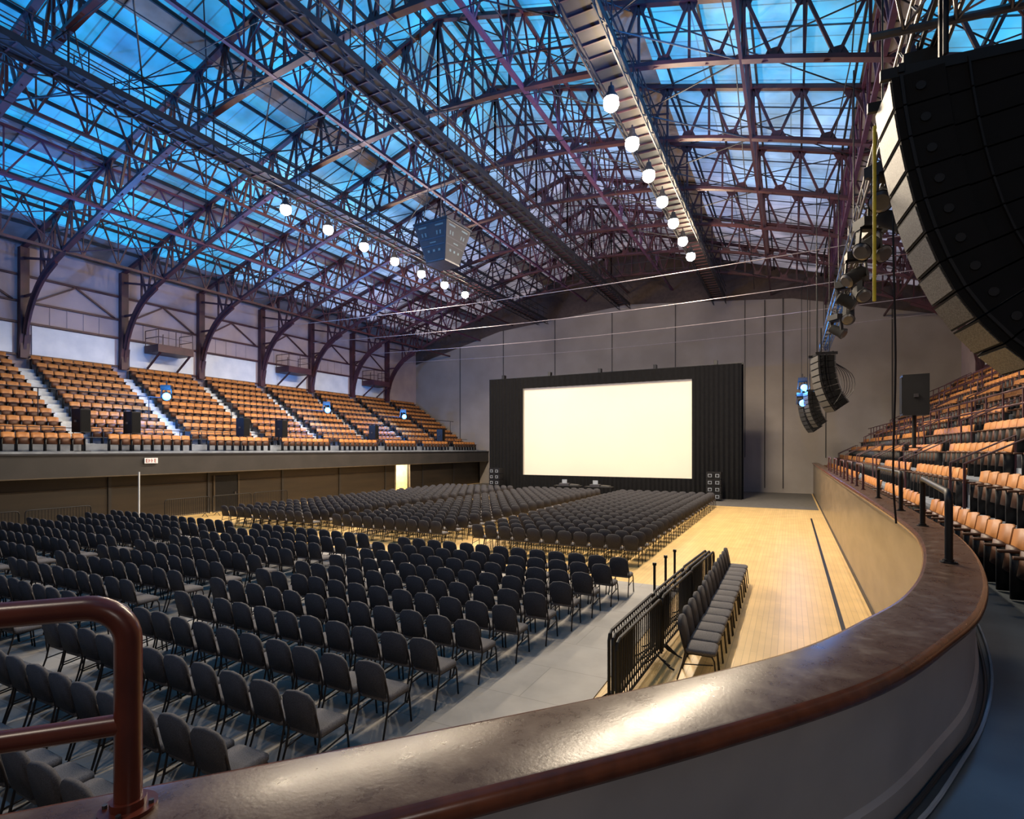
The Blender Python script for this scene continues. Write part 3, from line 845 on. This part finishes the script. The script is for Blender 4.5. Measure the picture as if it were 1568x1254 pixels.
for i, y in enumerate((10.4, 11.2, 12, 13.0, 14.0, 15.2, 16.4, 18.0, 19.6, 21.4, 23.4, 25.4)): inst(mo, (TX-.12 if i % 2 else TX+.14, y, TZ-.45-.12*(i % 3)), (i*1.3) % 3, 1.25)
mb_ = moving_head(True).obj('blue_stage_light', loc=(.62, 37.0, 7.95), smooth=True)
mb_.scale = (1.2,)*3
inst(mb_, (.55, 36.6, 7.0), 0, 1.2)
for p in ((-33.1, 19.2), (-33.1, 31.7), (-33.1, 41.3)):
    inst(mb_, (p[0], p[1], 7.45), math.radians(45), 1.35)

# ------------------------------------------------------------------ lights
def light(name, typ, loc, e, col, size=.3, aim=None, ang=60, blend=.6):
    l = bpy.data.lights.new(name, typ); l.energy = e; l.color = col
    if typ == 'AREA': l.size = size
    else: l.shadow_soft_size = size
    if typ == 'SPOT': l.spot_size = math.radians(ang); l.spot_blend = blend
    o = bpy.data.objects.new(name, l); o.location = loc; sc.collection.objects.link(o)
    if aim:
        o.rotation_euler = (Vector(aim)-Vector(loc)).to_track_quat('-Z', 'Y').to_euler()
    return o
BL = (.05, .32, 1.0)
for y in (19.2, 31.7, 41.3):
    light('blue_beam', 'POINT', (-32.3, y-.7, 7.0), 500, BL, .08)
    light('blue_uplight', 'SPOT', (-32.7, y-1, 7.7), 3500, BL, .15, (-20, y-8, 19), 90)
light('blue_beam', 'POINT', (.3, 36.2, 7.2), 350, BL, .08)
light('blue_uplight', 'SPOT', (1.2, 11, 10.4), 9000, BL, .15, (-14, 16, 20), 95)
light('blue_uplight', 'SPOT', (1.2, 18, 10.4), 4000, BL, .15, (-10, 24, 20), 90)
light('blue_uplight', 'SPOT', (-28, 2, 6), 12000, BL, .15, (-26, 16, 16), 95)
light('blue_downlight', 'SPOT', (2.2, 8.2, 9.3), 1000, (.12, .45, 1), .15, (2.6, 6.0, 1.8), 50)
light('blue_downlight', 'SPOT', (-10, -4, 14), 1500, (.12, .45, 1), .15, (-14, 8, 0), 75)
light('door_light', 'POINT', (-32, 37.8, 2.0), 220, (1, .88, .62), .15)
light('stage_wash', 'SPOT', (-13.9, 33, 16.5), 1300, (1, .86, .68), .3, (-13.9, 43, 5), 70)
light('house_light', 'AREA', (-3, -3, 12), 260, (1, .84, .66), 1.5, (-8, 9, 0))
light('house_light', 'AREA', (4, 14, 13), 260, (1, .80, .56), 1.5, (3.5, 16, 2))
light('parapet_fill', 'AREA', (3.2, -1.5, 5.4), 30, (1, .88, .8), .8, (.6, 3.2, 2.1))  # unseen fill added behind the camera to brighten the parapet

w = bpy.data.worlds.new('World'); sc.world = w; w.use_nodes = True
w.node_tree.nodes['Background'].inputs[0].default_value = (.12, .2, .4, 1); w.node_tree.nodes['Background'].inputs[1].default_value = .4

# ------------------------------------------------------------------ camera
cd = bpy.data.cameras.new('camera'); co = bpy.data.objects.new('camera', cd); sc.collection.objects.link(co)
cd.sensor_width = 36; cd.lens = 19.0; cd.shift_y = 61/1568; cd.clip_start = .05; cd.clip_end = 300
co.location = (0, 0, EYE); co.rotation_euler = (math.pi/2, 0, math.radians(27.3))
sc.camera = co
